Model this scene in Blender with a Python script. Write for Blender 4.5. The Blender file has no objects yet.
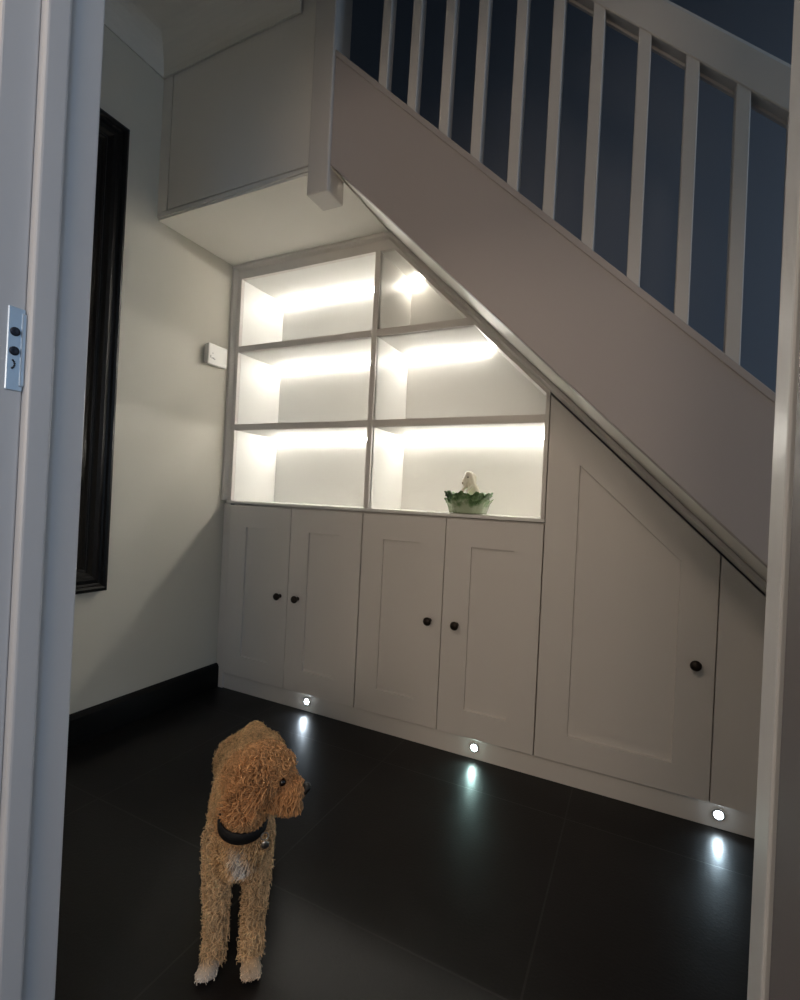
import bpy, bmesh, math, random
import numpy as np
from mathutils import Vector, Matrix
random.seed(7); rng = np.random.default_rng(11)
S = bpy.context.scene
COL = S.collection
SL = 0.9835                      # stair pitch: z falls by SL for every metre of x

# ------------------------------------------------------------------ materials
def mat(name, color, rough=.5, spec=.5, metal=0, noise=0, nscale=60, bump=0, bscale=200, emit=None, estr=0, coat=0, attr=None, sheen=0):
    m = bpy.data.materials.new(name); m.use_nodes = True
    nt = m.node_tree; b = nt.nodes['Principled BSDF']
    b.inputs['Base Color'].default_value = (*color, 1)
    b.inputs['Roughness'].default_value = rough
    b.inputs['Specular IOR Level'].default_value = spec
    b.inputs['Metallic'].default_value = metal
    if coat: b.inputs['Coat Weight'].default_value = coat
    if sheen: b.inputs['Sheen Weight'].default_value = sheen
    if emit:
        b.inputs['Emission Color'].default_value = (*emit, 1); b.inputs['Emission Strength'].default_value = estr
    tc = nt.nodes.new('ShaderNodeTexCoord')
    if noise:
        n = nt.nodes.new('ShaderNodeTexNoise'); n.inputs['Scale'].default_value = nscale; n.inputs['Detail'].default_value = 6
        nt.links.new(tc.outputs['Object'], n.inputs['Vector'])
        mx = nt.nodes.new('ShaderNodeMix'); mx.data_type = 'RGBA'
        mx.inputs[6].default_value = (*[c*(1-noise) for c in color], 1)
        mx.inputs[7].default_value = (*[min(1, c*(1+noise)) for c in color], 1)
        nt.links.new(n.outputs['Fac'], mx.inputs[0]); nt.links.new(mx.outputs[2], b.inputs['Base Color'])
    if attr:
        a = nt.nodes.new('ShaderNodeAttribute'); a.attribute_name = attr
        nt.links.new(a.outputs['Color'], b.inputs['Base Color'])
    if bump:
        n = nt.nodes.new('ShaderNodeTexNoise'); n.inputs['Scale'].default_value = bscale; n.inputs['Detail'].default_value = 3
        nt.links.new(tc.outputs['Object'], n.inputs['Vector'])
        bp = nt.nodes.new('ShaderNodeBump'); bp.inputs['Strength'].default_value = bump; bp.inputs['Distance'].default_value = .002
        nt.links.new(n.outputs['Fac'], bp.inputs['Height']); nt.links.new(bp.outputs['Normal'], b.inputs['Normal'])
    return m

M = {}
M['wall'] = mat('wall_paint', (.70, .665, .585), .85, .2, noise=.03, nscale=3, bump=.15, bscale=260)
M['ceil'] = mat('ceiling_paint', (.80, .765, .70), .9, .2, noise=.02, nscale=3)
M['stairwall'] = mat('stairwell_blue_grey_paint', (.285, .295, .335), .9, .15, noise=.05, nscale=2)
M['white'] = mat('white_eggshell_paint', (.82, .785, .74), .45, .35, noise=.015, nscale=5)
M['soffit'] = mat('soffit_white_light_lifted', (.90, .87, .81), .5, .3, noise=.015, nscale=5)  # white raised over the other woodwork, standing in for strip light on the soffit
M['wood'] = mat('white_woodwork_paint', (.64, .605, .575), .45, .3, noise=.015, nscale=5)
M['cab'] = mat('cabinet_paint', (.75, .71, .675), .45, .3, noise=.015, nscale=5)
M['string'] = mat('shade_toned_string_paint', (.46, .415, .405), .5, .3, noise=.015, nscale=5)  # shade put into the colour: string and base rail darker than the white woodwork
M['leaf'] = mat('shade_toned_door_paint', (.15, .138, .145), .5, .25, noise=.03, nscale=6)  # leaf colour darkened to carry the shade on the open door
M['shelf'] = mat('shelf_white_lacquer', (.84, .83, .80), .4, .3, noise=.01, nscale=4)
M['frame'] = mat('door_frame_gloss_white', (.62, .625, .635), .3, .4, noise=.02, nscale=8, bump=.08, bscale=40)
M['black'] = mat('black_gloss_paint', (.005, .0045, .0045), .4, .22, noise=.1, nscale=9)
M['mirror'] = mat('mirror_dark_glass', (.008, .0075, .0075), .12, .3, noise=.1, nscale=2)
M['knob'] = mat('dark_bronze', (.035, .026, .022), .35, .5, metal=.7, noise=.2, nscale=120)
M['plastic'] = mat('white_plastic', (.83, .81, .77), .35, .45, noise=.01)
M['mark'] = mat('grey_print', (.36, .35, .34), .5, .3, noise=.05)
M['steel'] = mat('zinc_plated_steel', (.50, .60, .70), .35, .5, metal=.6, noise=.08, nscale=90)
M['screw'] = mat('dark_screw_head', (.03, .035, .05), .4, .5, metal=.6, noise=.1)
M['led'] = mat('led_glow_white', (1, 1, 1), .5, 0, emit=(1, .955, .87), estr=44, noise=.01)
M['puck'] = mat('led_glow_short', (1, 1, 1), .5, 0, emit=(1, .93, .80), estr=150, noise=.01)
M['spot_cool'] = mat('plinth_lamp_cool', (1, 1, 1), .5, 0, emit=(.80, .93, 1), estr=50, noise=.01)
M['spot_teal'] = mat('plinth_lamp_teal', (1, 1, 1), .5, 0, emit=(.72, 1, .93), estr=50, noise=.01)
M['ring'] = mat('satin_steel_ring', (.35, .36, .36), .6, .3, metal=0, noise=.05)
M['glaze'] = None
M['ivory'] = mat('ivory_glaze', (.88, .83, .70), .15, .5, noise=.08, nscale=60)
M['browng'] = mat('brown_glaze', (.16, .13, .10), .2, .5, noise=.2, nscale=60)
M['collar'] = mat('black_webbing', (.008, .008, .009), .6, .3, noise=.3, nscale=300, bump=.4, bscale=600)
M['tag'] = mat('tag_metal', (.45, .44, .42), .3, .5, metal=1, noise=.1)
M['nose'] = mat('dog_nose_black', (.006, .005, .005), .35, .5, noise=.3, nscale=500, bump=.5, bscale=900)
M['eye'] = mat('dog_eye_dark', (.008, .004, .003), .06, .6, noise=.1)
M['skin'] = mat('dog_undercoat', (.33, .18, .09), .9, .1, attr='coat', bump=1, bscale=170)
M['fur'] = mat('dog_curls', (.4, .22, .1), .75, .15, attr='coat', sheen=.0)
M['carpet'] = mat('stair_tread_paint', (.30, .30, .30), .8, .2, noise=.1)

def floor_mat():
    m = bpy.data.materials.new('black_slate_tiles'); m.use_nodes = True
    nt = m.node_tree; b = nt.nodes['Principled BSDF']; L = nt.links.new; N = nt.nodes.new
    tc = N('ShaderNodeTexCoord'); mp = N('ShaderNodeMapping'); mp.inputs['Location'].default_value = (-.365, .17, 0)
    L(tc.outputs['Object'], mp.inputs['Vector'])
    br = N('ShaderNodeTexBrick'); br.offset = 0; br.squash = 1
    br.inputs['Scale'].default_value = 1; br.inputs['Brick Width'].default_value = .6; br.inputs['Row Height'].default_value = .6
    br.inputs['Mortar Size'].default_value = .0025; br.inputs['Mortar Smooth'].default_value = .3; br.inputs['Bias'].default_value = 0
    br.inputs['Color1'].default_value = (.0088, .0079, .0077, 1); br.inputs['Color2'].default_value = (.0105, .0094, .0092, 1)
    br.inputs['Mortar'].default_value = (.024, .0225, .022, 1)
    L(mp.outputs['Vector'], br.inputs['Vector'])
    n = N('ShaderNodeTexNoise'); n.inputs['Scale'].default_value = 5; n.inputs['Detail'].default_value = 9; n.inputs['Roughness'].default_value = .65
    L(tc.outputs['Object'], n.inputs['Vector'])
    mx = N('ShaderNodeMix'); mx.data_type = 'RGBA'; mx.blend_type = 'MULTIPLY'; mx.inputs[0].default_value = .7
    rr = N('ShaderNodeMapRange'); rr.inputs['From Min'].default_value = .3; rr.inputs['From Max'].default_value = .7
    rr.inputs['To Min'].default_value = .6; rr.inputs['To Max'].default_value = 1.3
    L(n.outputs['Fac'], rr.inputs['Value']); L(br.outputs['Color'], mx.inputs[6]); L(rr.outputs['Result'], mx.inputs[7])
    L(mx.outputs[2], b.inputs['Base Color'])
    r2 = N('ShaderNodeMapRange'); r2.inputs['From Min'].default_value = .3; r2.inputs['From Max'].default_value = .7
    r2.inputs['To Min'].default_value = .30; r2.inputs['To Max'].default_value = .42
    L(n.outputs['Fac'], r2.inputs['Value']); L(r2.outputs['Result'], b.inputs['Roughness'])
    b.inputs['Specular IOR Level'].default_value = .22
    n2 = N('ShaderNodeTexNoise'); n2.inputs['Scale'].default_value = 150; n2.inputs['Detail'].default_value = 5
    L(tc.outputs['Object'], n2.inputs['Vector'])
    ad = N('ShaderNodeMath'); ad.operation = 'MULTIPLY_ADD'; ad.inputs[1].default_value = -1.5
    L(br.outputs['Fac'], ad.inputs[0]); L(n2.outputs['Fac'], ad.inputs[2])
    bp = N('ShaderNodeBump'); bp.inputs['Strength'].default_value = .16; bp.inputs['Distance'].default_value = .002
    L(ad.outputs[0], bp.inputs['Height']); L(bp.outputs['Normal'], b.inputs['Normal'])
    return m
M['floor'] = floor_mat()

def glaze_mat():
    m = bpy.data.materials.new('green_leaf_glaze'); m.use_nodes = True
    nt = m.node_tree; b = nt.nodes['Principled BSDF']; L = nt.links.new; N = nt.nodes.new
    tc = N('ShaderNodeTexCoord'); n = N('ShaderNodeTexNoise'); n.inputs['Scale'].default_value = 38; n.inputs['Detail'].default_value = 4
    L(tc.outputs['Object'], n.inputs['Vector'])
    cr = N('ShaderNodeValToRGB'); cr.color_ramp.elements[0].position = .32; cr.color_ramp.elements[0].color = (.05, .11, .04, 1)
    cr.color_ramp.elements[1].position = .68; cr.color_ramp.elements[1].color = (.44, .52, .36, 1)
    e = cr.color_ramp.elements.new(.5); e.color = (.16, .27, .12, 1)
    sx = N('ShaderNodeSeparateXYZ'); L(tc.outputs['Object'], sx.inputs[0])
    zr = N('ShaderNodeMapRange'); zr.inputs['From Min'].default_value = .005; zr.inputs['From Max'].default_value = .075
    zr.inputs['To Min'].default_value = .28; zr.inputs['To Max'].default_value = -.12; L(sx.outputs['Z'], zr.inputs['Value'])
    ad = N('ShaderNodeMath'); ad.operation = 'ADD'; L(n.outputs['Fac'], ad.inputs[0]); L(zr.outputs['Result'], ad.inputs[1])
    L(ad.outputs[0], cr.inputs['Fac']); L(cr.outputs['Color'], b.inputs['Base Color'])
    b.inputs['Roughness'].default_value = .18
    return m
M['glaze'] = glaze_mat()

# ------------------------------------------------------------------ mesh helpers
class MB:
    def __init__(s): s.bm = bmesh.new()
    def box(s, a, b, bev=0, seg=2):
        x0, y0, z0 = [min(p, q) for p, q in zip(a, b)]; x1, y1, z1 = [max(p, q) for p, q in zip(a, b)]
        r = bmesh.ops.create_cube(s.bm, size=1, matrix=Matrix.Translation(((x0+x1)/2, (y0+y1)/2, (z0+z1)/2)) @ Matrix.Diagonal((x1-x0, y1-y0, z1-z0, 1)))
        if bev: s._bev(r['verts'], bev, seg)
        return s
    def _bev(s, verts, bev, seg):
        es = list({e for v in verts for e in v.link_edges})
        bmesh.ops.bevel(s.bm, geom=es, offset=bev, segments=seg, affect='EDGES', profile=.5)
    def prism(s, pts, axis, a0, a1, bev=0, seg=2):
        """extrude polygon pts (2D) along axis 'x','y','z' between a0 and a1"""
        def P(p, a): return {'y': (p[0], a, p[1]), 'x': (a, p[0], p[1]), 'z': (p[0], p[1], a)}[axis]
        v0 = [s.bm.verts.new(P(p, a0)) for p in pts]; v1 = [s.bm.verts.new(P(p, a1)) for p in pts]
        n = len(pts); fs = [s.bm.faces.new(v0), s.bm.faces.new(v1[::-1])]
        for i in range(n): fs.append(s.bm.faces.new((v0[i], v1[i], v1[(i+1) % n], v0[(i+1) % n])))
        bmesh.ops.recalc_face_normals(s.bm, faces=fs)
        if bev: s._bev(v0+v1, bev, seg)
        return s
    def lathe(s, prof, mtx=Matrix(), n=24):
        """prof: list of (r, h); revolve about local z"""
        rings = []
        for r, h in prof:
            if r < 1e-6: rings.append([s.bm.verts.new(mtx @ Vector((0, 0, h)))])
            else: rings.append([s.bm.verts.new(mtx @ Vector((r*math.cos(2*math.pi*k/n), r*math.sin(2*math.pi*k/n), h))) for k in range(n)])
        fs = []
        for A, B in zip(rings, rings[1:]):
            for k in range(n):
                q = [A[k % len(A)], A[(k+1) % n % len(A)], B[(k+1) % n % len(B)], B[k % len(B)]]
                u = []
                for v in q:
                    if v not in u: u.append(v)
                if len(u) > 2: fs.append(s.bm.faces.new(u))
        bmesh.ops.recalc_face_normals(s.bm, faces=fs); return s
    def sphere(s, c, r, sub=2, sc=(1, 1, 1), rot=None):
        m = Matrix.Translation(c) @ (rot.to_4x4() if rot else Matrix()) @ Matrix.Diagonal((r*sc[0], r*sc[1], r*sc[2], 1))
        bmesh.ops.create_icosphere(s.bm, subdivisions=sub, radius=1, matrix=m); return s
    def build(s, name, m, parent=None, smooth=False, loc=None, kind=None):
        me = bpy.data.meshes.new(name); s.bm.to_mesh(me); s.bm.free()
        o = bpy.data.objects.new(name, me); COL.objects.link(o); me.materials.append(m)
        if smooth: me.shade_smooth()
        if parent: o.parent = parent
        root = parent
        while root and root.parent: root = root.parent
        if root and root.type == 'EMPTY':          # meshes are written in world coordinates
            me.transform(root.matrix_basis.inverted())
        elif loc is not None:
            me.transform(Matrix.Translation(loc).inverted()); o.location = loc
        if kind: o['kind'] = kind
        return o
def tag(o, label, cat, group=None):
    o['label'] = label; o['category'] = cat
    if group: o['group'] = group
    return o
def thing(name, label, cat, loc, group=None):
    o = bpy.data.objects.new(name, None); COL.objects.link(o); o.location = loc; o.empty_display_size = .05
    o.matrix_basis = Matrix.Translation(loc)
    return tag(o, label, cat, group) if label else o
def struct(o): o['kind'] = 'structure'; return o

# ------------------------------------------------------------------ room shell
YD, YN = -1.2487, -1.37           # hall face and near face of the doorway wall
CZ = 2.565
struct(MB().box((-.3, -4.3, -.12), (4.2, .6, 0)).build('floor', M['floor']))
struct(MB().box((-.2, -4.3, 0), (0, .45, 4.6)).build('wall_left', M['wall']))
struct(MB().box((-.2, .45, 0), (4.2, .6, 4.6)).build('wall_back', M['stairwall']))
w = MB().box((0, YD, 0), (.985, YN, CZ)).box((1.86, YD, 0), (4.0, YN, CZ)).box((.985, YD, 2.01), (1.86, YN, CZ))
struct(w.build('wall_front', M['wall']))
w = MB().box((4.0, -4.3, 0), (4.15, -1.1, CZ)).box((4.0, -.3, 0), (4.15, .45, 4.6)).box((4.0, -1.1, 2.1), (4.15, -.3, 4.6)).box((4.0, -4.3, CZ), (4.15, -1.1, 4.6))
struct(w.build('wall_right', M['wall']))
struct(MB().box((2.75, -4.3, 0), (2.87, -3.45, CZ)).box((2.75, -2.45, 0), (2.87, YN, CZ)).box((2.75, -3.45, 0), (2.87, -2.45, .9)).box((2.75, -3.45, 2.15), (2.87, -2.45, CZ)).build('wall_room_right', M['wall']))
wd = MB()
for (a_, b_) in (((2.78, -3.45, .9), (2.84, -3.39, 2.15)), ((2.78, -2.51, .9), (2.84, -2.45, 2.15)), ((2.78, -3.39, .9), (2.84, -2.51, .96)), ((2.78, -3.39, 2.09), (2.84, -2.51, 2.15)), ((2.79, -2.975, .96), (2.83, -2.925, 2.09))): wd.box(a_, b_, .004)
struct(wd.build('window_2', M['frame']))
struct(MB().box((-.2, -4.45, 0), (4.15, -4.3, CZ)).build('wall_rear', M['wall']))
struct(MB().box((0, -4.3, CZ), (4.0, -.416, CZ+.12)).build('ceiling', M['ceil']))
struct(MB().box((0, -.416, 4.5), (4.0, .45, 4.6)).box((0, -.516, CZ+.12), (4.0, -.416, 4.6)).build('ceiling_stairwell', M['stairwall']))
# landing above the flat soffit
struct(MB().box((0, -.379, 1.9395), (.802, .45, 2.24)).build('landing', M['ceil']))
bk = MB().box((0, -.4015, 1.938), (.72, -.38, CZ))
bk.box((.056, -.41, 1.9585), (.72, -.400, 2.472), .0015, 1)
bk.box((0, -.41, 1.938), (.72, -.400, 1.9535), .001, 1).box((0, -.41, 1.9555), (.0515, -.400, 2.472), .001, 1)
struct(bk.build('wall_bulkhead', M['white']))
# coving along left wall and bulkhead (concave profile)
c = .092; prof = []
for k in range(9):
    a = k/8*math.pi/2; prof.append((c*(1-math.sin(a)), -c*(1-math.cos(a))))
prof = [(0, -c), (.006, -c)] + [(p[0]*.93+.006, p[1]*.93) for p in prof[::-1]] + [(c, 0)]
mb = MB(); zc = CZ
p1 = [(p[0], zc+p[1]) for p in prof] + [(0, zc)]
mb.prism(p1, 'y', YD+.0, -.41)
p2 = [(-.41-p[0], zc+p[1]) for p in prof] + [(-.41, zc)]
mb.prism(p2, 'x', 0, .655)
struct(mb.build('trim_1', M['ceil'], smooth=False))
# black skirting
sk = MB().prism([(0, 0), (.018, 0), (.018, .092), (.012, .104), (.004, .108), (0, .108)], 'y', YD, .002)
struct(sk.build('baseboard_left', M['black']))
# front door light at the far right end of the hall
wd = MB().box((4.0, -1.1, 0), (4.1, -1.03, 2.1), .004).box((4.0, -.37, 0), (4.1, -.3, 2.1), .004).box((4.0, -1.1, 2.03), (4.1, -.3, 2.1), .004)
wd.box((4.03, -1.03, 0), (4.075, -.37, .85), .004).box((4.03, -.74, .85), (4.075, -.66, 2.03), .004)
struct(wd.build('window_1', M['frame']))

# ------------------------------------------------------------------ doorway (frame and open leaf)
dr = struct(thing('door_1', None, None, (1.4, -1.31, 0)))
XL, XR = 1.011, 1.802
MB().box((.985, YD, 0), (XL, -1.297, 2.01), .003).build('lining', M['frame'], dr)
MB().box((.985, -1.297, 0), (1.022, -1.328, 2.01), .0045, 3).build('stop', M['frame'], dr)
MB().box((.985, -1.328, 0), (XL, YN, 2.01), .003).build('lining', M['frame'], dr)
MB().box((XR, YD, 0), (1.86, -1.287, 2.01), .002).build('lining', M['frame'], dr)
MB().box((XL, YD, 1.985), (XR, YN, 2.01), .002).build('lining_head', M['frame'], dr)
lf = MB().box((1.812, -1.292, .008), (1.848, -2.08, 1.975), .003)
for (z0, z1) in ((.25, .85), (1.05, 1.8)):
    for (y0, y1) in ((-1.42, -1.66), (-1.74, -1.98)):
        lf.box((1.8085, y0, z0), (1.8125, y1, z1), .002)
lf.bm.transform(Matrix.Translation((1.8390, -1.2905, 0)) @ Matrix.Rotation(math.radians(7), 4, 'Z') @ Matrix.Translation((-1.848, 1.292, 0)))
leaf = lf.build('door_leaf', M['leaf'], dr)
for z in (.22, 1.78):
    MB().lathe([(0, 0), (.006, 0), (.006, .09), (0, .09)], Matrix.Translation((1.853, -1.2885, z-.045)), 12).build('hinge', M['frame'], dr, True)
pl = MB().box((XL-.001, -1.3295, 1.006), (XL+.0022, -1.3485, 1.110), .001, 1)
pl.box((XL+.0005, -1.3285, 1.012), (XL+.0042, -1.334, 1.104), .0015, 2)
plate = pl.build('strike_plate', M['steel'], dr)
for z in (1.079, 1.055):
    sb = MB().lathe([(0, .0022), (.0022, .0032), (.0052, .0036), (.0056, .0026), (.0056, 0)], Matrix.Translation((XL+.0006, -1.3405, z)) @ Matrix.Rotation(math.pi/2, 4, 'Y'), 16).build('screw', M['screw'], plate, True)
kb = MB()
for k in range(6):
    a = -1.2+k*.45; kb.sphere((XL+.0026, -1.3435+.004*math.cos(a), 1.0385+.0055*math.sin(a)), .0014, 1)
kb.build('latch_slot', M['screw'], plate, True)

# ------------------------------------------------------------------ staircase
st = thing('staircase', 'white painted staircase with closed string, square spindles and sloping handrail over the cupboards', 'staircase', (1.9, -.39, 0))
ST, SB = 3.0785, 2.725           # string top / bottom:  z = ST - SL*x
def zt(x): return ST-SL*x
def zb(x): return SB-SL*x
x1s = SB/SL
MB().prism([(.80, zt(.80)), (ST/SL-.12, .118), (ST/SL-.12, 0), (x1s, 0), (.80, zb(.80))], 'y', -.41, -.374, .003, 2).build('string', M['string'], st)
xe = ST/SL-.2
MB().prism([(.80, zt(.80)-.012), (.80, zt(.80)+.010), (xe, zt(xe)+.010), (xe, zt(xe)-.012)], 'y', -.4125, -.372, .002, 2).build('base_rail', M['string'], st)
# underside board between the string and the cupboards
MB().prism([(.80, zb(.80)+.002), (.80, zb(.80)+.03), (x1s, .03), (x1s, .002)], 'y', -.376, .44).build('soffit_board', M['soffit'], st)
# flat soffit board under the landing
MB().box((0.001, -.404, 1.930), (.802, .0, 1.939)).build('landing_soffit', M['soffit'], st)
nr = 11; rise = 2.24/nr; going = rise/SL
x_top = .80
for k in range(nr-1):
    zt_ = 2.24-rise*(k+1); xa = x_top+going*k
    xa2 = xa+going+.02
    MB().box((xa, -.374, zt_-.028), (xa2, .44, zt_), .004).box((xa+going-.004, -.374, max(0, zt_-rise)), (xa+going+.010, .44, zt_-.028)).build('step', M['carpet'], st)
# newel with dropped end
nw = MB().box((.72, -.42, 1.852), (.80, -.326, 3.25), .005, 3)
nw.build('newel_post', M['wood'], st)
TILT = .022/.60                   # the balustrade leans back a touch
HRB = .622                        # handrail underside above the string (vertical)
for xb in (.960, 1.060, 1.164, 1.262, 1.368, 1.464, 1.562, 1.668, 1.771, 1.872, 1.972, 2.072, 2.172, 2.272, 2.372):
    w_ = .029; z0a, z0b = zt(xb)+.008, zt(xb+w_)+.008
    z1a, z1b = zt(xb)+HRB+.03, zt(xb+w_)+HRB+.03
    b = MB(); bm = b.bm
    def V(x, y, z, zz): return bm.verts.new((x, y+(z-zz)*TILT, z))
    vs = []
    for (x, z0, z1) in ((xb, z0a, z1a), (xb+w_, z0b, z1b)):
        for y in (-.409, -.378):
            vs.append((V(x, y, z0, z0), V(x, y, z1, z0)))
    A, B_, D, C_ = vs[0], vs[1], vs[2], vs[3]
    for q in ((A, D), (D, C_), (C_, B_), (B_, A)): bm.faces.new((q[0][0], q[1][0], q[1][1], q[0][1]))
    bm.faces.new((A[1], D[1], C_[1], B_[1])); bm.faces.new((A[0], B_[0], C_[0], D[0]))
    bmesh.ops.recalc_face_normals(bm, faces=bm.faces)
    bmesh.ops.bevel(bm, geom=list(bm.edges), offset=.002, segments=1, affect='EDGES')
    b.build('baluster', M['wood'], st)
xr0, xr1 = .80, 2.52
b = MB()
# handrail body: sloped profile swept along the pitch, with a rounded top and a groove underneath
prof = [(-.023, 0), (-.025, .003), (-.025, .092), (-.020, .104), (-.009, .112), (.009, .112), (.020, .104), (.025, .092), (.025, .003), (.023, 0), (.014, 0), (.014, .008), (-.014, .008), (-.014, 0)]
yc = -.4105+.022+.025
r0 = [b.bm.verts.new((xr0, yc+p[0], zt(xr0)+HRB+p[1])) for p in prof]; r1 = [b.bm.verts.new((xr1, yc+p[0], zt(xr1)+HRB+p[1])) for p in prof]
for i in range(len(prof)):
    j = (i+1) % len(prof); b.bm.faces.new((r0[i], r0[j], r1[j], r1[i]))
b.bm.faces.new(r0[::-1]); b.bm.faces.new(r1); bmesh.ops.recalc_face_normals(b.bm, faces=b.bm.faces)
b.build('handrail', M['wood'], st)
MB().box((2.45, -.44+.02, 0.0), (2.53, -.30, zt(2.5)+HRB+.22), .005).build('newel_post', M['wood'], st)

# ------------------------------------------------------------------ fitted bookcase
CI, CO = 2.677, 2.717             # opening slope / outer slope constants: z = C - SL*x
def zi(x): return CI-SL*x
bc = thing('bookcase', 'white fitted bookcase with sloping right side and six lit compartments above the cupboards', 'bookcase', (.73, .15, .845))
XW, XDa, XDb, XE = .043, .742, .764, 1.424
ZB, ZT = .857, 1.8695
YB = .295
MB().box((.02, .019, ZB), (XW, YB, ZT+.018)).build('side_panel', M['shelf'], bc)
MB().box((XE, .019, ZB), (1.4375, YB, zi(XE)+.01)).build('side_panel', M['shelf'], bc)
MB().prism([(.02, .845), (1.4375, .845), (1.4375, zi(1.4375)+.012), ((CI-ZT)/SL, ZT+.018), (.02, ZT+.018)], 'y', YB, YB+.012).build('back_panel', M['shelf'], bc)
MB().box((.015, .0, .8445), (1.4375, YB, ZB), .0015).build('bottom_shelf', M['shelf'], bc)
MB().box((.02, .019, ZT), ((CI-ZT)/SL, YB, ZT+.018)).build('top_panel', M['shelf'], bc)
xa = (CI-ZT)/SL
MB().prism([(xa-.003, zi(xa-.003)), (1.4375, zi(1.4375)), (1.4375, zi(1.4375)+.016), (xa-.003, zi(xa-.003)+.016)], 'y', .019, YB).build('sloping_panel', M['shelf'], bc)
MB().box((XDa, .010, ZB), (XDb, YB, ZT)).build('divider', M['shelf'], bc)
for (z0, z1) in ((1.534, 1.561), (1.178, 1.205)):
    for (xa_, xb_) in ((XW, XDa), (XDb, min(XE, (CI-z0)/SL))):
        if xa_ == XDb and xb_ < XE: MB().prism([(xa_, z0), (xb_, z0), ((CI-z1)/SL, z1), (xa_, z1)], 'y', .010, YB).build('shelf', M['shelf'], bc)
        else: MB().box((xa_, .010, z0), (xb_, YB, z1)).build('shelf', M['shelf'], bc)
# face frame
ff = MB().box((.014, 0, .8575), (XW, .019, 1.925), .001, 1)
ff.box((XE, 0, .8575), (1.4375, .019, zi(XE)+.006), .001, 1)
xo = (CO-1.9)/SL
ff.prism([(XW, ZT), ((CI-ZT)/SL, ZT), ((2.697-1.925)/SL, 1.925), (XW, 1.925)], 'y', .0, .019)
ff.prism([((CI-ZT)/SL, ZT), (1.4375, zi(1.4375)), (1.4375, 2.697-SL*1.4375), ((2.697-1.925)/SL, 1.925)], 'y', .0005, .019)
ff.box((XDa, -.0005, ZB+.0005), (XDb, .0195, ZT), .0006, 1)
for (z0, z1) in ((1.534, 1.561), (1.178, 1.205)):
    ff.box((XW, -.0004, z0), (XDa, .0196, z1), .0006, 1)
    xr_ = (CI-z0)/SL
    if xr_ > XE: ff.box((XDb, -.0004, z0), (XE, .0196, z1), .0006, 1)
    else: ff.prism([(XDb, z0), (xr_, z0), ((CI-z1)/SL, z1), (XDb, z1)], 'y', -.0004, .0196)
ff.build('face_frame', M['cab'], bc)
# cornice moulding swept up the left side, along the top and down the slope
CC = 2.7245; xs = 2.62
prof = [(0, .018), (0, -.017), (.011, -.017), (.013, -.0155), (.0195, -.0035), (.0215, -.001), (.0215, .018)]
mb = MB(); bm = mb.bm
def path(d):
    c_ = CC-1.4026*d; z_ = 1.9298-d
    return [(d+.0005, .8580), (d+.0005, z_), ((c_-z_)/SL, z_), (xs, c_-SL*xs)]
P_ = [[bm.verts.new((q[0], y, q[1])) for q in path(d)] for d, y in prof]
fs = []
for i in range(len(prof)):
    A_, B_2 = P_[i], P_[(i+1) % len(prof)]
    for k in range(3): fs.append(bm.faces.new((A_[k], A_[k+1], B_2[k+1], B_2[k])))
fs.append(bm.faces.new([q[0] for q in P_])); fs.append(bm.faces.new([q[-1] for q in P_]))
bmesh.ops.recalc_face_normals(bm, faces=fs)
tag(mb.build('cornice', M['cab']), 'white cornice moulding running over the bookcase and down the sloping stair edge', 'moulding')
def strip(xa, xb, z, m='led'):
    MB().prism([(YB-.011, z), (YB-.0005, z), (YB-.0005, z-.017)], 'x', xa, xb).build('led_strip', M[m], bc)
strip(XW+.004, XDa-.004, ZT-.0005); strip(XW+.004, XDa-.004, 1.5335); strip(XW+.004, XDa-.004, 1.1775)
strip(XDb+.004, .808, ZT-.0005, 'puck'); strip(XDb+.004, 1.142, 1.5335); strip(XDb+.004, XE-.004, 1.1775)

# ------------------------------------------------------------------ cupboards under it
def shaker(mb, outer, inner, y0=0.0, t=.020, rec=.010):
    bm = mb.bm; n = len(outer)
    def ring(pts, y): return [bm.verts.new((p[0], y, p[1])) for p in pts]
    def off(pts, d):       # shrink polygon slightly (for the chamfer)
        cx = sum(p[0] for p in pts)/n; cz = sum(p[1] for p in pts)/n
        return [(p[0]+(cx-p[0])*d, p[1]+(cz-p[1])*d) for p in pts]
    R = [ring(outer, y0+t), ring(outer, y0+.0012), ring(off(outer, .004), y0), ring(inner, y0), ring(off(inner, .005), y0+rec)]
    fs = [bm.faces.new(R[0][::-1])]
    for A, B in zip(R, R[1:]):
        for i in range(n): fs.append(bm.faces.new((A[i], A[(i+1) % n], B[(i+1) % n], B[i])))
    fs.append(bm.faces.new(R[-1])); bmesh.ops.recalc_face_normals(bm, faces=fs); return mb
def knob(x, z, parent):
    m = Matrix.Translation((x, 0.0, z)) @ Matrix.Rotation(math.pi/2, 4, 'X')
    o = MB().lathe([(0, -.001), (.0085, -.001), (.0085, .002), (.005, .006), (.0048, .012), (.009, .016), (.0145, .021), (.0155, .026), (.0125, .031), (.006, .0335), (0, .034)], m, 24).build('knob', M['knob'], None, True)
    o.parent = parent; o.matrix_parent_inverse = parent.matrix_world.inverted(); return o
g = .0015; DZ0, DZ1 = .0708, .8375
def rect(x0, x1, z0, z1): return [(x0, z0), (x1, z0), (x1, z1), (x0, z1)]
def cupboard(name, label, x0, x1, doors):
    t = thing(name, label, 'cupboard', ((x0+x1)/2, .16, .068))
    return t
def carcass(t, outline):
    MB().prism(outline, 'y', .022, .292).build('carcass', M['cab'], t)
def door(t, outer, inner, kx):
    d = shaker(MB(), outer, inner).build('door', M['cab'], t)
    if kx:
        k = knob(kx, .461, d)
        k.parent = d; k.matrix_parent_inverse = Matrix(); k.location = -Vector(t.location) if False else k.location
        k.data.transform(t.matrix_basis.inverted())
    return d
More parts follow.
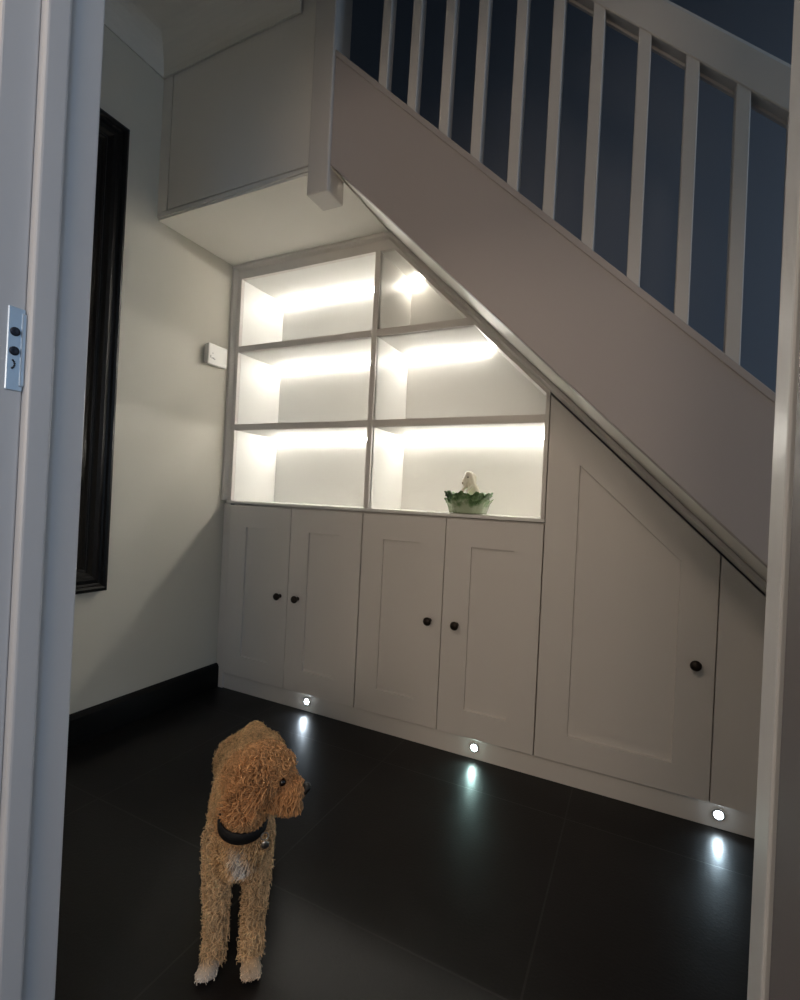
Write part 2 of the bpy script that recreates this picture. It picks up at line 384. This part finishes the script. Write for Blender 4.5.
def pair(label, xa, xb, xc, pa, pb, ka, kb_):
    t = cupboard('base_cupboard', label, xa, xc, 2)
    carcass(t, rect(xa+.001, xc-.001, .069, .842))
    door(t, rect(xa+g, xb-g, DZ0, DZ1), rect(*pa, .163, .742), ka)
    door(t, rect(xb+g, xc-g, DZ0, DZ1), rect(*pb, .164, .741), kb_)
pair('low white two-door cupboard beside the left wall and black skirting', .0438, .391, .7415, (.142, .297), (.486, .640), .352, .446)
pair('low white two-door cupboard under the shelf with the green bowl', .7435, 1.0921, 1.438, (.838, .995), (1.191, 1.343), 1.046, 1.150)
MB().box((.0005, .003, 0), (.0428, .28, .8435), .002).build('filler_panel', M['cab'])
tag(bpy.data.objects['filler_panel'], 'narrow white upright filler panel between left wall and cupboard doors', 'panel')
t = cupboard('tall_cupboard', 'tall white single-door cupboard with a sloping top under the stairs', 1.4391, 1.9354, 1)
CD = 2.686
carcass(t, [(1.440, .069), (1.9345, .069), (1.9345, CD-.004-SL*1.9345), (1.440, CD-.004-SL*1.440)])
door(t, [(1.4391+g, DZ0), (1.9354-g, DZ0), (1.9354-g, CD-SL*(1.9354-g)), (1.4391+g, CD-SL*(1.4391+g))],
     [(1.541, .159), (1.8365, .159), (1.8365, 2.562-SL*1.8365), (1.541, 2.552-SL*1.541)], 1.884)
t = cupboard('end_cupboard', 'small white triangular cupboard at the low right end, mostly behind the door frame', 1.9354, 2.60, 1)
carcass(t, [(1.9364, .069), (2.60, .069), (2.60, CD-.004-SL*2.6), (1.9364, CD-.004-SL*1.9364)])
door(t, [(1.9354+g, DZ0), (2.6, DZ0), (2.6, CD-SL*2.6), (1.9354+g, CD-SL*(1.9354+g))],
     [(2.050, .159), (2.40, .159), (2.40, 2.566-SL*2.40), (2.050, 2.566-SL*2.05)], None)
tag(MB().box((.0438, .010, .0), (2.66, .030, .0675), .001, 1).build('plinth', M['cab']), 'long white plinth board running along the floor below the cupboard doors', 'plinth')
LS = []
for (x, label, mk, colr) in ((.512, 'round plinth light nearest the left wall, glowing cool white', 'spot_cool', (.72, .86, 1)),
                       (1.234, 'round plinth light below the pair of doors, glowing pale teal', 'spot_teal', (.62, 1, .95)),
                       (1.960, 'round plinth light at the right end under the tall cupboard corner', 'spot_cool', (.62, .85, 1))):
    z = .040
    t = thing('plinth_light', label, 'light', (x, .010, z), 'plinth lights along the cupboard base')
    R = Matrix.Translation((x, .010, z)) @ Matrix.Rotation(math.pi/2, 4, 'X')
    MB().lathe([(.0105, .0002), (.0165, .0002), (.0165, .002), (.0145, .0034), (.0115, .0030), (.0105, .001)], R, 28).build('bezel', M['ring'], t, True)
    MB().lathe([(0, .0085), (.005, .0078), (.0090, .0050), (.0112, .0012), (.0112, .0)], R, 24).build('lens', M[mk], t, True)
    l = bpy.data.lights.new('plinth_beam', 'SPOT'); l.energy = .9; l.color = colr; l.spot_size = 2.3; l.spot_blend = .9; l.shadow_soft_size = .004
    o = bpy.data.objects.new('plinth_beam', l); COL.objects.link(o); o.location = (x, -.010, z); o.rotation_euler = (math.radians(-68), 0, 0)

# ------------------------------------------------------------------ things on the left wall
fr = thing('wall_mirror', 'tall black moulded frame hanging on the left wall next to the door frame', 'mirror', (.0, -.88, .523))
y0, y1, z0, z1 = -.552, -1.20, .523, 2.170
def frame_ring(mb, y0, y1, z0, z1, prof):
    bm = mb.bm; rings = []
    for (d, h) in prof:
        rings.append([bm.verts.new((h, y, z)) for (y, z) in ((y0-d, z0+d), (y1+d, z0+d), (y1+d, z1-d), (y0-d, z1-d))])
    fs = []
    for A, B in zip(rings, rings[1:]):
        for i in range(4): fs.append(bm.faces.new((A[i], A[(i+1) % 4], B[(i+1) % 4], B[i])))
    bmesh.ops.recalc_face_normals(bm, faces=fs); return mb
frame_ring(MB(), y0, y1, z0, z1, [(0, .001), (0, .024), (.003, .030), (.012, .034), (.020, .031), (.024, .024), (.030, .022), (.044, .027), (.056, .025), (.064, .016), (.070, .013), (.074, .017), (.080, .016), (.086, .009), (.086, .001)]).build('frame', M['black'], fr)
MB().box((.002, y0-.080, z0+.080), (.008, y1+.080, z1-.080)).build('mirror_glass', M['mirror'], fr)

th = thing('thermostat', 'small white square thermostat box on the left wall beside the bookcase', 'thermostat', (0, -.105, 1.485))
MB().box((.0005, -.155, 1.448), (.014, -.055, 1.532), .003).build('back_plate', M['plastic'], th)
MB().box((.0125, -.158, 1.444), (.030, -.050, 1.534), .005, 3).build('cover', M['plastic'], th)
lg = MB()
for (dy, dz, w_, h_) in ((-.146, 1.471, .004, .011), (-.139, 1.469, .006, .005), (-.131, 1.468, .006, .007), (-.124, 1.467, .005, .005), (-.135, 1.491, .004, .004)):
    lg.box((.0298, dy, dz), (.0304, dy+w_, dz+h_))
lg.build('logo_mark', M['mark'], th)

# ------------------------------------------------------------------ cabbage bowl with figure
BX, BY, BZ = 1.142, .090, ZB+.0006
bw = thing('leaf_bowl', 'green cabbage-leaf china bowl with an ivory animal figure, on the bottom right shelf', 'bowl', (BX, BY, BZ))
T = Matrix.Translation((BX, BY, BZ))
MB().lathe([(0, 0), (.055, 0), (.060, .006), (.072, .03), (.078, .055), (.080, .066), (.074, .066), (.066, .05), (.055, .016), (0, .012)], T, 40).build('bowl_body', M['glaze'], bw, True)
def leaf(ang, r, h0, ht, wd_, curl, tilt):
    mb = MB(); bm = mb.bm; nu, nv = 9, 8; grid = []
    for j in range(nv+1):
        v = j/nv; row = []
        for i in range(nu+1):
            u = i/nu*2-1
            half = wd_*(.55+.75*math.sin(math.pi*min(1, .18+v*.72)))*.5
            a = ang+u*half/r
            zz = h0+ht*v+.004*math.sin(u*7+ang*3)*v-.012*u*u*v
            rr = r+.006+.003*math.cos(u*3.1)-.004*abs(math.sin(u*6))*.5+curl*max(0, v-.55)**2+tilt*v+.0025*math.sin(u*9+ang*5)*v
            row.append((rr, a, zz))
        grid.append(row)
    def vert(rr, a, zz): return bm.verts.new(T @ Vector((rr*math.cos(a), rr*math.sin(a), zz)))
    F = [[vert(*p) for p in row] for row in grid]; B = [[vert(p[0]-.003, p[1], p[2]) for p in row] for row in grid]
    fs = []
    for j in range(nv):
        for i in range(nu):
            fs.append(bm.faces.new((F[j][i], F[j][i+1], F[j+1][i+1], F[j+1][i])))
            fs.append(bm.faces.new((B[j][i], B[j+1][i], B[j+1][i+1], B[j][i+1])))
    for i in range(nu):
        fs.append(bm.faces.new((F[0][i], B[0][i], B[0][i+1], F[0][i+1]))); fs.append(bm.faces.new((F[nv][i], F[nv][i+1], B[nv][i+1], B[nv][i])))
    for j in range(nv):
        fs.append(bm.faces.new((F[j][0], F[j+1][0], B[j+1][0], B[j][0]))); fs.append(bm.faces.new((F[j][nu], B[j][nu], B[j+1][nu], F[j+1][nu])))
    bmesh.ops.recalc_face_normals(bm, faces=fs)
    mb.build('leaf', M['glaze'], bw, True)
for k in range(9): leaf(k*2*math.pi/9+.2, .062, .002, .052, .062, .03, .016)
for k in range(9): leaf(k*2*math.pi/9+.55, .070, .030, .050, .058, .045, .006)

def remesh(mb, name, voxel, smooth_it=6, sf=.5):
    me = bpy.data.meshes.new(name+'_tmp'); mb.bm.to_mesh(me); mb.bm.free()
    o = bpy.data.objects.new(name+'_tmp', me); COL.objects.link(o)
    r = o.modifiers.new('r', 'REMESH'); r.mode = 'VOXEL'; r.voxel_size = voxel
    s_ = o.modifiers.new('s', 'SMOOTH'); s_.iterations = smooth_it; s_.factor = sf
    dg = bpy.context.evaluated_depsgraph_get()
    out = bpy.data.meshes.new_from_object(o.evaluated_get(dg)); out.name = name
    bpy.data.objects.remove(o); bpy.data.meshes.remove(me)
    return out
def chain(mb, pts, n=8, sub=2):
    for (a, ra), (b, rb) in zip(pts, pts[1:]):
        a, b = Vector(a), Vector(b)
        for k in range(n+1):
            f = k/n; mb.sphere(a.lerp(b, f), ra+(rb-ra)*f, sub)
fm = MB()
fx, fy, fz = BX+.002, BY-.02, BZ
def P(dx, dy, dz): return (fx+dx, fy+dy, fz+dz)
chain(fm, [(P(.026, .02, .060), .024), (P(.018, .012, .090), .022), (P(.010, .004, .112), .019)])
chain(fm, [(P(.010, .004, .112), .019), (P(.006, 0, .136), .0185), (P(.003, -.003, .142), .0165)])
chain(fm, [(P(.002, -.006, .138), .015), (P(-.006, -.018, .122), .011), (P(-.008, -.022, .112), .008)])
chain(fm, [(P(.014, .002, .150), .006), (P(.024, .006, .138), .006), (P(.026, .008, .122), .005)], 6, 1)
chain(fm, [(P(-.006, .004, .152), .006), (P(-.013, .002, .142), .0055), (P(-.015, .0, .130), .0045)], 6, 1)
chain(fm, [(P(-.002, -.012, .104), .008), (P(-.010, -.028, .086), .006), (P(-.006, -.036, .074), .006)], 6, 1)
chain(fm, [(P(.014, -.014, .104), .008), (P(.012, -.028, .086), .006), (P(.012, -.036, .074), .006)], 6, 1)
me = remesh(fm, 'figure', .0022, 3); me.transform(bw.matrix_basis.inverted()); me.materials.append(M['ivory']); me.shade_smooth()
fo = bpy.data.objects.new('figure', me); COL.objects.link(fo); fo.parent = bw; fo['label'] = 'ivory animal figure rising from the bowl'
em = MB().sphere(P(-.0135, -.0125, .133), .0030, 2).sphere(P(.006, -.0205, .134), .0030, 2).sphere(P(-.0105, -.0295, .112), .0032, 2)
em.bm.transform(bw.matrix_basis.inverted())
e_o = em.build('figure_face', M['browng'], None, True); e_o.parent = fo

# ------------------------------------------------------------------ the dog
P0 = Vector((1.075, -.968, 0)); F_ = Vector((.6745, -.7383, 0)); L_ = Vector((.7383, .6745, 0))
MD = Matrix((( F_.x, L_.x, 0, P0.x), (F_.y, L_.y, 0, P0.y), (0, 0, 1, 0), (0, 0, 0, 1)))      # dog frame (forward, left, up) -> world
dog = thing('dog', 'curly apricot dog with white chest and toes standing on the dark floor, looking right', 'dog', (0, 0, 0))
dog.matrix_basis = MD
CH = []                           # (tag, points)
def C(tagname, *pts): CH.append((tagname, [((p[0], p[1], p[2]), p[3]) for p in pts]))
C('body', (-.010, .000, .238, .040), (-.055, .000, .240, .049), (-.12, .000, .238, .051), (-.20, .004, .242, .050), (-.28, .014, .248, .050), (-.335, .024, .248, .046))
C('body', (-.035, 0, .212, .042), (-.10, 0, .210, .043), (-.20, .004, .222, .040))
C('body', (-.300, -.012, .244, .045), (-.300, .042, .244, .045))
C('body', (-.335, .000, .240, .042), (-.335, .048, .240, .042))
C('chest', (.004, 0, .226, .031), (.000, 0, .252, .034))
C('neck', (-.035, .0, .268, .042), (.006, .004, .290, .034), (.028, .012, .330, .032), (.042, .022, .372, .037))
C('head', (.044, .012, .390, .035), (.052, .028, .398, .039), (.058, .044, .400, .034))
C('top', (.060, .034, .420, .021), (.066, .054, .416, .018))
C('muzzle', (.062, .052, .385, .026), (.076, .080, .377, .021), (.083, .096, .373, .016))
C('jaw', (.066, .052, .368, .020), (.078, .080, .361, .016), (.083, .090, .361, .013))
C('ear', (.080, .020, .420, .012), (.098, .012, .406, .014), (.104, .001, .392, .014), (.101, -.006, .381, .010))
C('ear', (.084, .028, .414, .011), (.103, .020, .398, .012), (.105, .008, .384, .010))
C('ear', (.014, .044, .412, .012), (.002, .040, .397, .013), (.000, .034, .380, .012))
for s_, ft in ((-1, -.012), (1, .012)):
    C('leg', (-.034, .030*s_, .235, .030), (-.040, .036*s_, .180, .0235), (-.034, .036*s_, .125, .019), (-.018, .033*s_-.001, .060, .0165), (-.008+ft*.5, .034*s_-.002, .030, .0165))
    C('paw', (-.008+ft*.5, .035*s_-.003, .022, .0175), (.010+ft*.7, .038*s_-.005, .018, .0170))
    for q in (-1.2, -.4, .4, 1.2): C('paw', (.006+ft*.7, (.038*s_-.005)+q*.008, .015, .0095), (.022+ft*.7-.003*abs(q), (.040*s_-.007)+q*.0095, .0115, .0085))
    o_ = .018
    C('leg', (-.315, .030*s_+o_, .225, .046), (-.285, .046*s_+o_, .160, .034), (-.310, .047*s_+o_, .120, .024), (-.350, .046*s_+o_, .085, .0175), (-.345, .046*s_+o_, .045, .016), (-.338, .046*s_+o_, .022, .017))
    C('paw', (-.338, .046*s_+o_, .019, .0175), (-.315, .047*s_+o_, .016, .0165))
    for q in (-1, 0, 1): C('paw', (-.315, .047*s_+o_+q*.009, .0135, .0090), (-.300, .047*s_+o_+q*.0105, .0110, .0080))
C('tail', (-.365, .026, .270, .018), (-.400, .030, .262, .015), (-.425, .034, .225, .013), (-.430, .036, .185, .009))
dm = MB(); smp = []; tags = []
for tg, pts in CH:
    chain(dm, pts, 7, 2)
    for (a, ra), (b_, rb) in zip(pts, pts[1:]):
        for k in range(8):
            f = k/7; smp.append([a[i]+(b_[i]-a[i])*f for i in range(3)]+[ra+(rb-ra)*f]); tags.append(tg)
smp = np.array(smp)
me = remesh(dm, 'body', .0045, 5, .5)
me.materials.append(M['skin']); me.shade_smooth()
body = bpy.data.objects.new('body', me); COL.objects.link(body); body.parent = dog
nv = len(me.vertices); co = np.empty(nv*3, np.float32); me.vertices.foreach_get('co', co); co = co.reshape(-1, 3)
UT = sorted(set(tags)); TI = np.array([UT.index(t) for t in tags])
def region(p):
    out = np.empty(len(p), int)
    for i in range(0, len(p), 4000):
        d = np.linalg.norm(p[i:i+4000, None, :]-smp[None, :, :3], axis=2)-smp[None, :, 3]
        out[i:i+4000] = TI[d.argmin(1)]
    return out
def vnoise(p, s):
    q = p*s
    return (np.sin(q[:, 0]*1.7+1.3*np.sin(q[:, 1]*1.1+.4))+np.sin(q[:, 1]*1.9+1.2*np.sin(q[:, 2]*1.3))+np.sin(q[:, 2]*2.1+1.1*np.sin(q[:, 0]*.9+2)))/3
APR = np.array((.70, .46, .245)); RED = np.array((.52, .245, .10)); CRM = np.array((.76, .58, .38)); WHT = np.array((.72, .66, .60)); BRN = np.array((.22, .095, .045))
def coat(p, reg):
    n = len(p); c_ = np.tile(APR, (n, 1)); v = vnoise(p, 55)[:, None]*.5+.5
    def mixin(col, w_):
        nonlocal c_
        w_ = np.clip(w_, 0, 1)[:, None]; c_ = c_*(1-w_)+col*w_
    T_ = lambda *names: np.isin(reg, [UT.index(x) for x in names if x in UT])
    mixin(BRN, T_('ear')*.30*(vnoise(p, 210) > .1))
    mixin(BRN, T_('neck')*.30)
    mixin(RED, T_('ear')*.75+T_('head', 'top')*.55+T_('neck')*.25+T_('muzzle', 'jaw')*.7)
    mixin(CRM, T_('leg')*.35)
    # white blaze on the chest and white toes
    mixin(WHT, np.clip(1.25-np.hypot((p[:, 1]-.002+(p[:, 2]-.225)*.3)/.016, (p[:, 2]-.222)/.034), 0, 1)*(p[:, 0] > -.01)*T_('chest', 'body', 'neck', 'leg')*1.2)
    mixin(WHT, T_('paw')*np.clip((.040-p[:, 2])/.022, 0, 1)*(.85-.35*(p[:, 1] > 0)))
    mixin(CRM, T_('jaw', 'muzzle')*np.clip((p[:, 1]-.092)/.012, 0, 1)*.2)
    mixin(BRN, np.exp(-((p[:, 0]-.090)**2+(p[:, 1]-.066)**2+(p[:, 2]-.398)**2)/.010**2)*.8)
    return c_*(.82+.36*v)
def setcol(me_, colr, domain='POINT'):
    a = me_.color_attributes.new('coat', 'FLOAT_COLOR', domain)
    a.data.foreach_set('color', np.concatenate([colr, np.ones((len(colr), 1))], 1).astype(np.float32).ravel())
setcol(me, coat(co, region(co))*.75)
# curls: tapered three-sided strands rooted on the skin
me.calc_loop_triangles()
tri = np.empty(len(me.loop_triangles)*3, np.int32); me.loop_triangles.foreach_get('vertices', tri); tri = tri.reshape(-1, 3)
A, B, Cc = co[tri[:, 0]], co[tri[:, 1]], co[tri[:, 2]]
cr = np.cross(B-A, Cc-A); ar = np.linalg.norm(cr, axis=1); nr_ = cr/np.maximum(ar, 1e-12)[:, None]
def make_fur(N, name):
    treg = region((A+B+Cc)/3); wt = ar*np.where(np.isin(treg, [UT.index(x) for x in ('ear', 'head', 'top', 'muzzle', 'jaw', 'neck')]), 2.4, 1.0)
    idx = rng.choice(len(tri), N, p=wt/wt.sum())
    u = rng.random((N, 1)); v = rng.random((N, 1)); f = (u+v) > 1; u = np.where(f, 1-u, u); v = np.where(f, 1-v, v)
    root = A[idx]+u*(B[idx]-A[idx])+v*(Cc[idx]-A[idx]); n = nr_[idx]
    reg = region(root); T_ = lambda *names: np.isin(reg, [UT.index(x) for x in names if x in UT])
    keep = (root[:, 2] > .010) & ~((reg == UT.index('muzzle')) & (root[:, 1] > .102))
    keep &= ~(np.linalg.norm(root-np.array((.0945, .067, .400)), axis=1) < .0110)
    root, n, reg = root[keep], n[keep], reg[keep]; N = len(root)
    Ln = np.full(N, .017); rc = np.full(N, .0046); tw = np.full(N, 1.5); g_ = np.full(N, .25); lift = np.full(N, .75); flow = np.tile(np.array((-.25, 0, -.35)), (N, 1))
    def setr(m_, **k):
        for key, val in k.items():
            {'L': Ln, 'rc': rc, 'tw': tw, 'g': g_, 'lift': lift, 'flow': flow}[key][m_] = val
    setr(T_('top'), L=.022, rc=.0050, tw=1.7, lift=.85, flow=(.3, .3, .0))
    setr(T_('head'), L=.018, rc=.0045, tw=1.4, lift=.55, flow=(0, -.1, -.3))
    setr(T_('ear'), L=.023, rc=.0052, tw=1.6, lift=.45, flow=(.05, -.22, -.8), g=.35)
    setr(T_('muzzle'), L=.010, rc=.0015, tw=.7, lift=.45, flow=(0, -.4, -.6))
    setr(T_('jaw'), L=.014, rc=.0022, tw=.8, lift=.35, flow=(0, .1, -1.0))
    setr(T_('leg'), L=.013, rc=.0032, tw=1.3, lift=.7, flow=(0, 0, -.7))
    setr(T_('paw'), L=.0055, rc=.0010, tw=.6, lift=.3, flow=(.6, 0, -.6), g=.1)
    setr(T_('chest', 'neck'), L=.014, rc=.003, tw=1.2, lift=.4, flow=(.1, 0, -.9))
    fd = np.minimum(0, (flow*n).sum(1))[:, None]; flow = flow-n*fd      # hair lies along the skin, never into it
    Ln *= .75+.5*rng.random(N); w0 = .00130*(.7+.6*rng.random(N)); w0[T_('ear', 'top')] *= 1.45
    # clump: neighbouring strands share phase through a smooth noise field
    ph = vnoise(root, 120)*6+rng.normal(0, .5, N)
    d = n*lift[:, None]+flow*(1-lift[:, None]*.4)+rng.normal(0, .14, (N, 3)); d /= np.linalg.norm(d, axis=1)[:, None]
    ref = np.where(np.abs(d[:, 2:3]) > .9, np.array((1., 0, 0)), np.array((0, 0, 1.)))
    e1 = np.cross(d, ref); e1 /= np.linalg.norm(e1, axis=1)[:, None]; e2 = np.cross(d, e1)
    K = 8; ctr = []
    for k in range(K):
        t = k/(K-1); th_ = ph+2*math.pi*tw*t; rr_ = rc*min(1, t*1.8)
        p = root-n*.002+d*(Ln*t)[:, None]+e1*(rr_*np.cos(th_)-0)[:, None]+e2*(rr_*np.sin(th_))[:, None]
        p[:, 2] -= g_*Ln*t*t
        p[:, 2] = np.maximum(p[:, 2], .0035)
        ctr.append(p)
    ctr = np.array(ctr)                                     # K,N,3
    tan = np.gradient(ctr, axis=0); tan /= np.maximum(np.linalg.norm(tan, axis=2), 1e-9)[..., None]
    s1 = np.cross(tan, e1[None]); s1 /= np.maximum(np.linalg.norm(s1, axis=2), 1e-9)[..., None]; s2 = np.cross(tan, s1)
    V_ = np.empty((N, K, 3, 3), np.float32)
    for k in range(K):
        w_ = (w0*(1-.65*(k/(K-1))**1.5))[:, None]
        for j in range(3):
            a = 2*math.pi*j/3; V_[:, k, j] = ctr[k]+s1[k]*w_*math.cos(a)+s2[k]*w_*math.sin(a)
    base = (np.arange(N)*K*3)[:, None, None, None]
    kk = np.arange(K-1)[None, :, None, None]*3; jj = np.arange(3)[None, None, :, None]
    quad = np.concatenate([base+kk+jj, base+kk+(jj+1) % 3, base+kk+3+(jj+1) % 3, base+kk+3+jj], axis=3).reshape(-1, 4)
    m_ = bpy.data.meshes.new(name); m_.vertices.add(N*K*3); m_.vertices.foreach_set('co', V_.ravel())
    m_.loops.add(quad.size); m_.loops.foreach_set('vertex_index', quad.astype(np.int32).ravel())
    m_.polygons.add(len(quad)); m_.polygons.foreach_set('loop_start', np.arange(0, quad.size, 4, dtype=np.int32))
    m_.update(calc_edges=True)
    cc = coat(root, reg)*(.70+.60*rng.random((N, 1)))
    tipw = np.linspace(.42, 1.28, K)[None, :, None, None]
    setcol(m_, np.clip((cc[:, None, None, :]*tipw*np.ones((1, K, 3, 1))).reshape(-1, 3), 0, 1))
    m_.materials.append(M['fur']); m_.shade_smooth()
    o = bpy.data.objects.new(name, m_); COL.objects.link(o); o.parent = dog; return o
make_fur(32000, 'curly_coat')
def dpart(mb, name, m, parent=dog):
    o = mb.build(name, m, None, True); o.parent = parent; return o
ns = MB().sphere((.085, .1100, .380), .0100, 3, (1.0, .85, .8)).sphere((.080, .1075, .3755), .006, 2).sphere((.0895, .1075, .3755), .006, 2)
nme = remesh(ns, 'nose', .0015, 2); nme.materials.append(M['nose']); nme.shade_smooth(); no = bpy.data.objects.new('nose', nme); COL.objects.link(no); no.parent = dog
dpart(MB().sphere((.0945, .067, .399), .0066, 3), 'eye', M['eye']); dpart(MB().sphere((.040, .070, .399), .0075, 3), 'eye', M['eye'])
# collar: a flat band round the neck, tilted forward
cc_ = Vector((.014, .006, .293)); up_ = Vector((.22, .06, .97)).normalized(); ex = up_.cross(Vector((0, 1, 0))).normalized(); ey = up_.cross(ex)
mb = MB(); bm = mb.bm; rings = []
for k in range(40):
    a = 2*math.pi*k/40; dv = ex*math.cos(a)+ey*math.sin(a); r = .0415
    rings.append([bm.verts.new(cc_+dv*(r+q[0])+up_*q[1]) for q in ((0, -.0115), (.0028, -.0108), (.0036, 0), (.0028, .0108), (0, .0115))])
fs = []
for k in range(40):
    A_, B_2 = rings[k], rings[(k+1) % 40]
    for j in range(5): fs.append(bm.faces.new((A_[j], A_[(j+1) % 5], B_2[(j+1) % 5], B_2[j])))
bmesh.ops.recalc_face_normals(bm, faces=fs)
col = dpart(mb, 'collar', M['collar'])
# ring and tag hang at the dog's front left
fr_dir = (Vector((.62, .78, 0))); fr_dir = (fr_dir-up_*fr_dir.dot(up_)).normalized(); tp = cc_+fr_dir*.049-up_*.001
mb = MB()
for k in range(20):
    a = 2*math.pi*k/20; mb.sphere(tp+Vector((.004, (.0065)*math.cos(a), .0065*math.sin(a)-.006)), .0014, 1)
dpart(mb, 'tag_ring', M['tag'], col)
rm = Matrix.Translation(tp+Vector((.006, .001, -.020))) @ Matrix.Rotation(math.pi/2, 4, 'Y')
dpart(MB().lathe([(0, -.001), (.0065, -.001), (.0072, 0), (.0065, .001), (0, .001)], rm, 24), 'name_tag', M['tag'], col)

# ------------------------------------------------------------------ light
def area(name, loc, target, size, energy, colr, sy=None):
    l = bpy.data.lights.new(name, 'AREA'); l.energy = energy; l.color = colr; l.size = size
    if sy: l.shape = 'RECTANGLE'; l.size_y = sy
    o = bpy.data.objects.new(name, l); COL.objects.link(o); o.location = loc
    o.rotation_euler = (Vector(target)-Vector(loc)).to_track_quat('-Z', 'Y').to_euler(); return o
area('front_door_daylight', (3.97, -.70, 1.45), (2.4, -.2, 1.4), .66, 8.5, (.55, .76, 1), 1.15)
area('room_window_daylight', (2.73, -2.92, 1.5), (1.0, -2.0, 1.2), .85, 16, (.46, .68, 1), 1.1)
area('added_overhead_warm_fill', (1.0, -2.5, 2.50), (1.0, -2.0, 0), .5, 10, (1, .80, .62))  # added overhead fill, out of view, warming the dog and near floor
area('added_low_warm_fill', (2.0, -3.6, 1.25), (.9, -.4, 1.3), .9, 16, (1, .82, .66))  # added soft fill low behind the camera, for bulkhead, cupboard doors and dog
W = bpy.data.worlds.new('dusk'); S.world = W; W.use_nodes = True
W.node_tree.nodes['Background'].inputs[0].default_value = (.35, .50, .8, 1); W.node_tree.nodes['Background'].inputs[1].default_value = .6

# ------------------------------------------------------------------ camera
cam = bpy.data.cameras.new('camera'); co_ = bpy.data.objects.new('camera', cam); COL.objects.link(co_)
fwd = Vector((-.43918396, .89839429, .00226867)); Rr = Vector((.89736236, .43855553, .04909013)); Uu = Vector((-.04310736, -.02359541, .99879178))
mw = Matrix((Rr, Uu, -fwd)).transposed().to_4x4(); mw.translation = (1.71984, -1.67387, .892)
co_.matrix_world = mw
cam.sensor_fit = 'HORIZONTAL'; cam.sensor_width = 36; cam.lens = 490.67/800*36; cam.clip_start = .01
S.camera = co_
S.view_settings.view_transform = 'Standard'; S.view_settings.look = 'None'; S.view_settings.gamma = 1; S.view_settings.use_curve_mapping = False
S.view_settings.exposure = 0
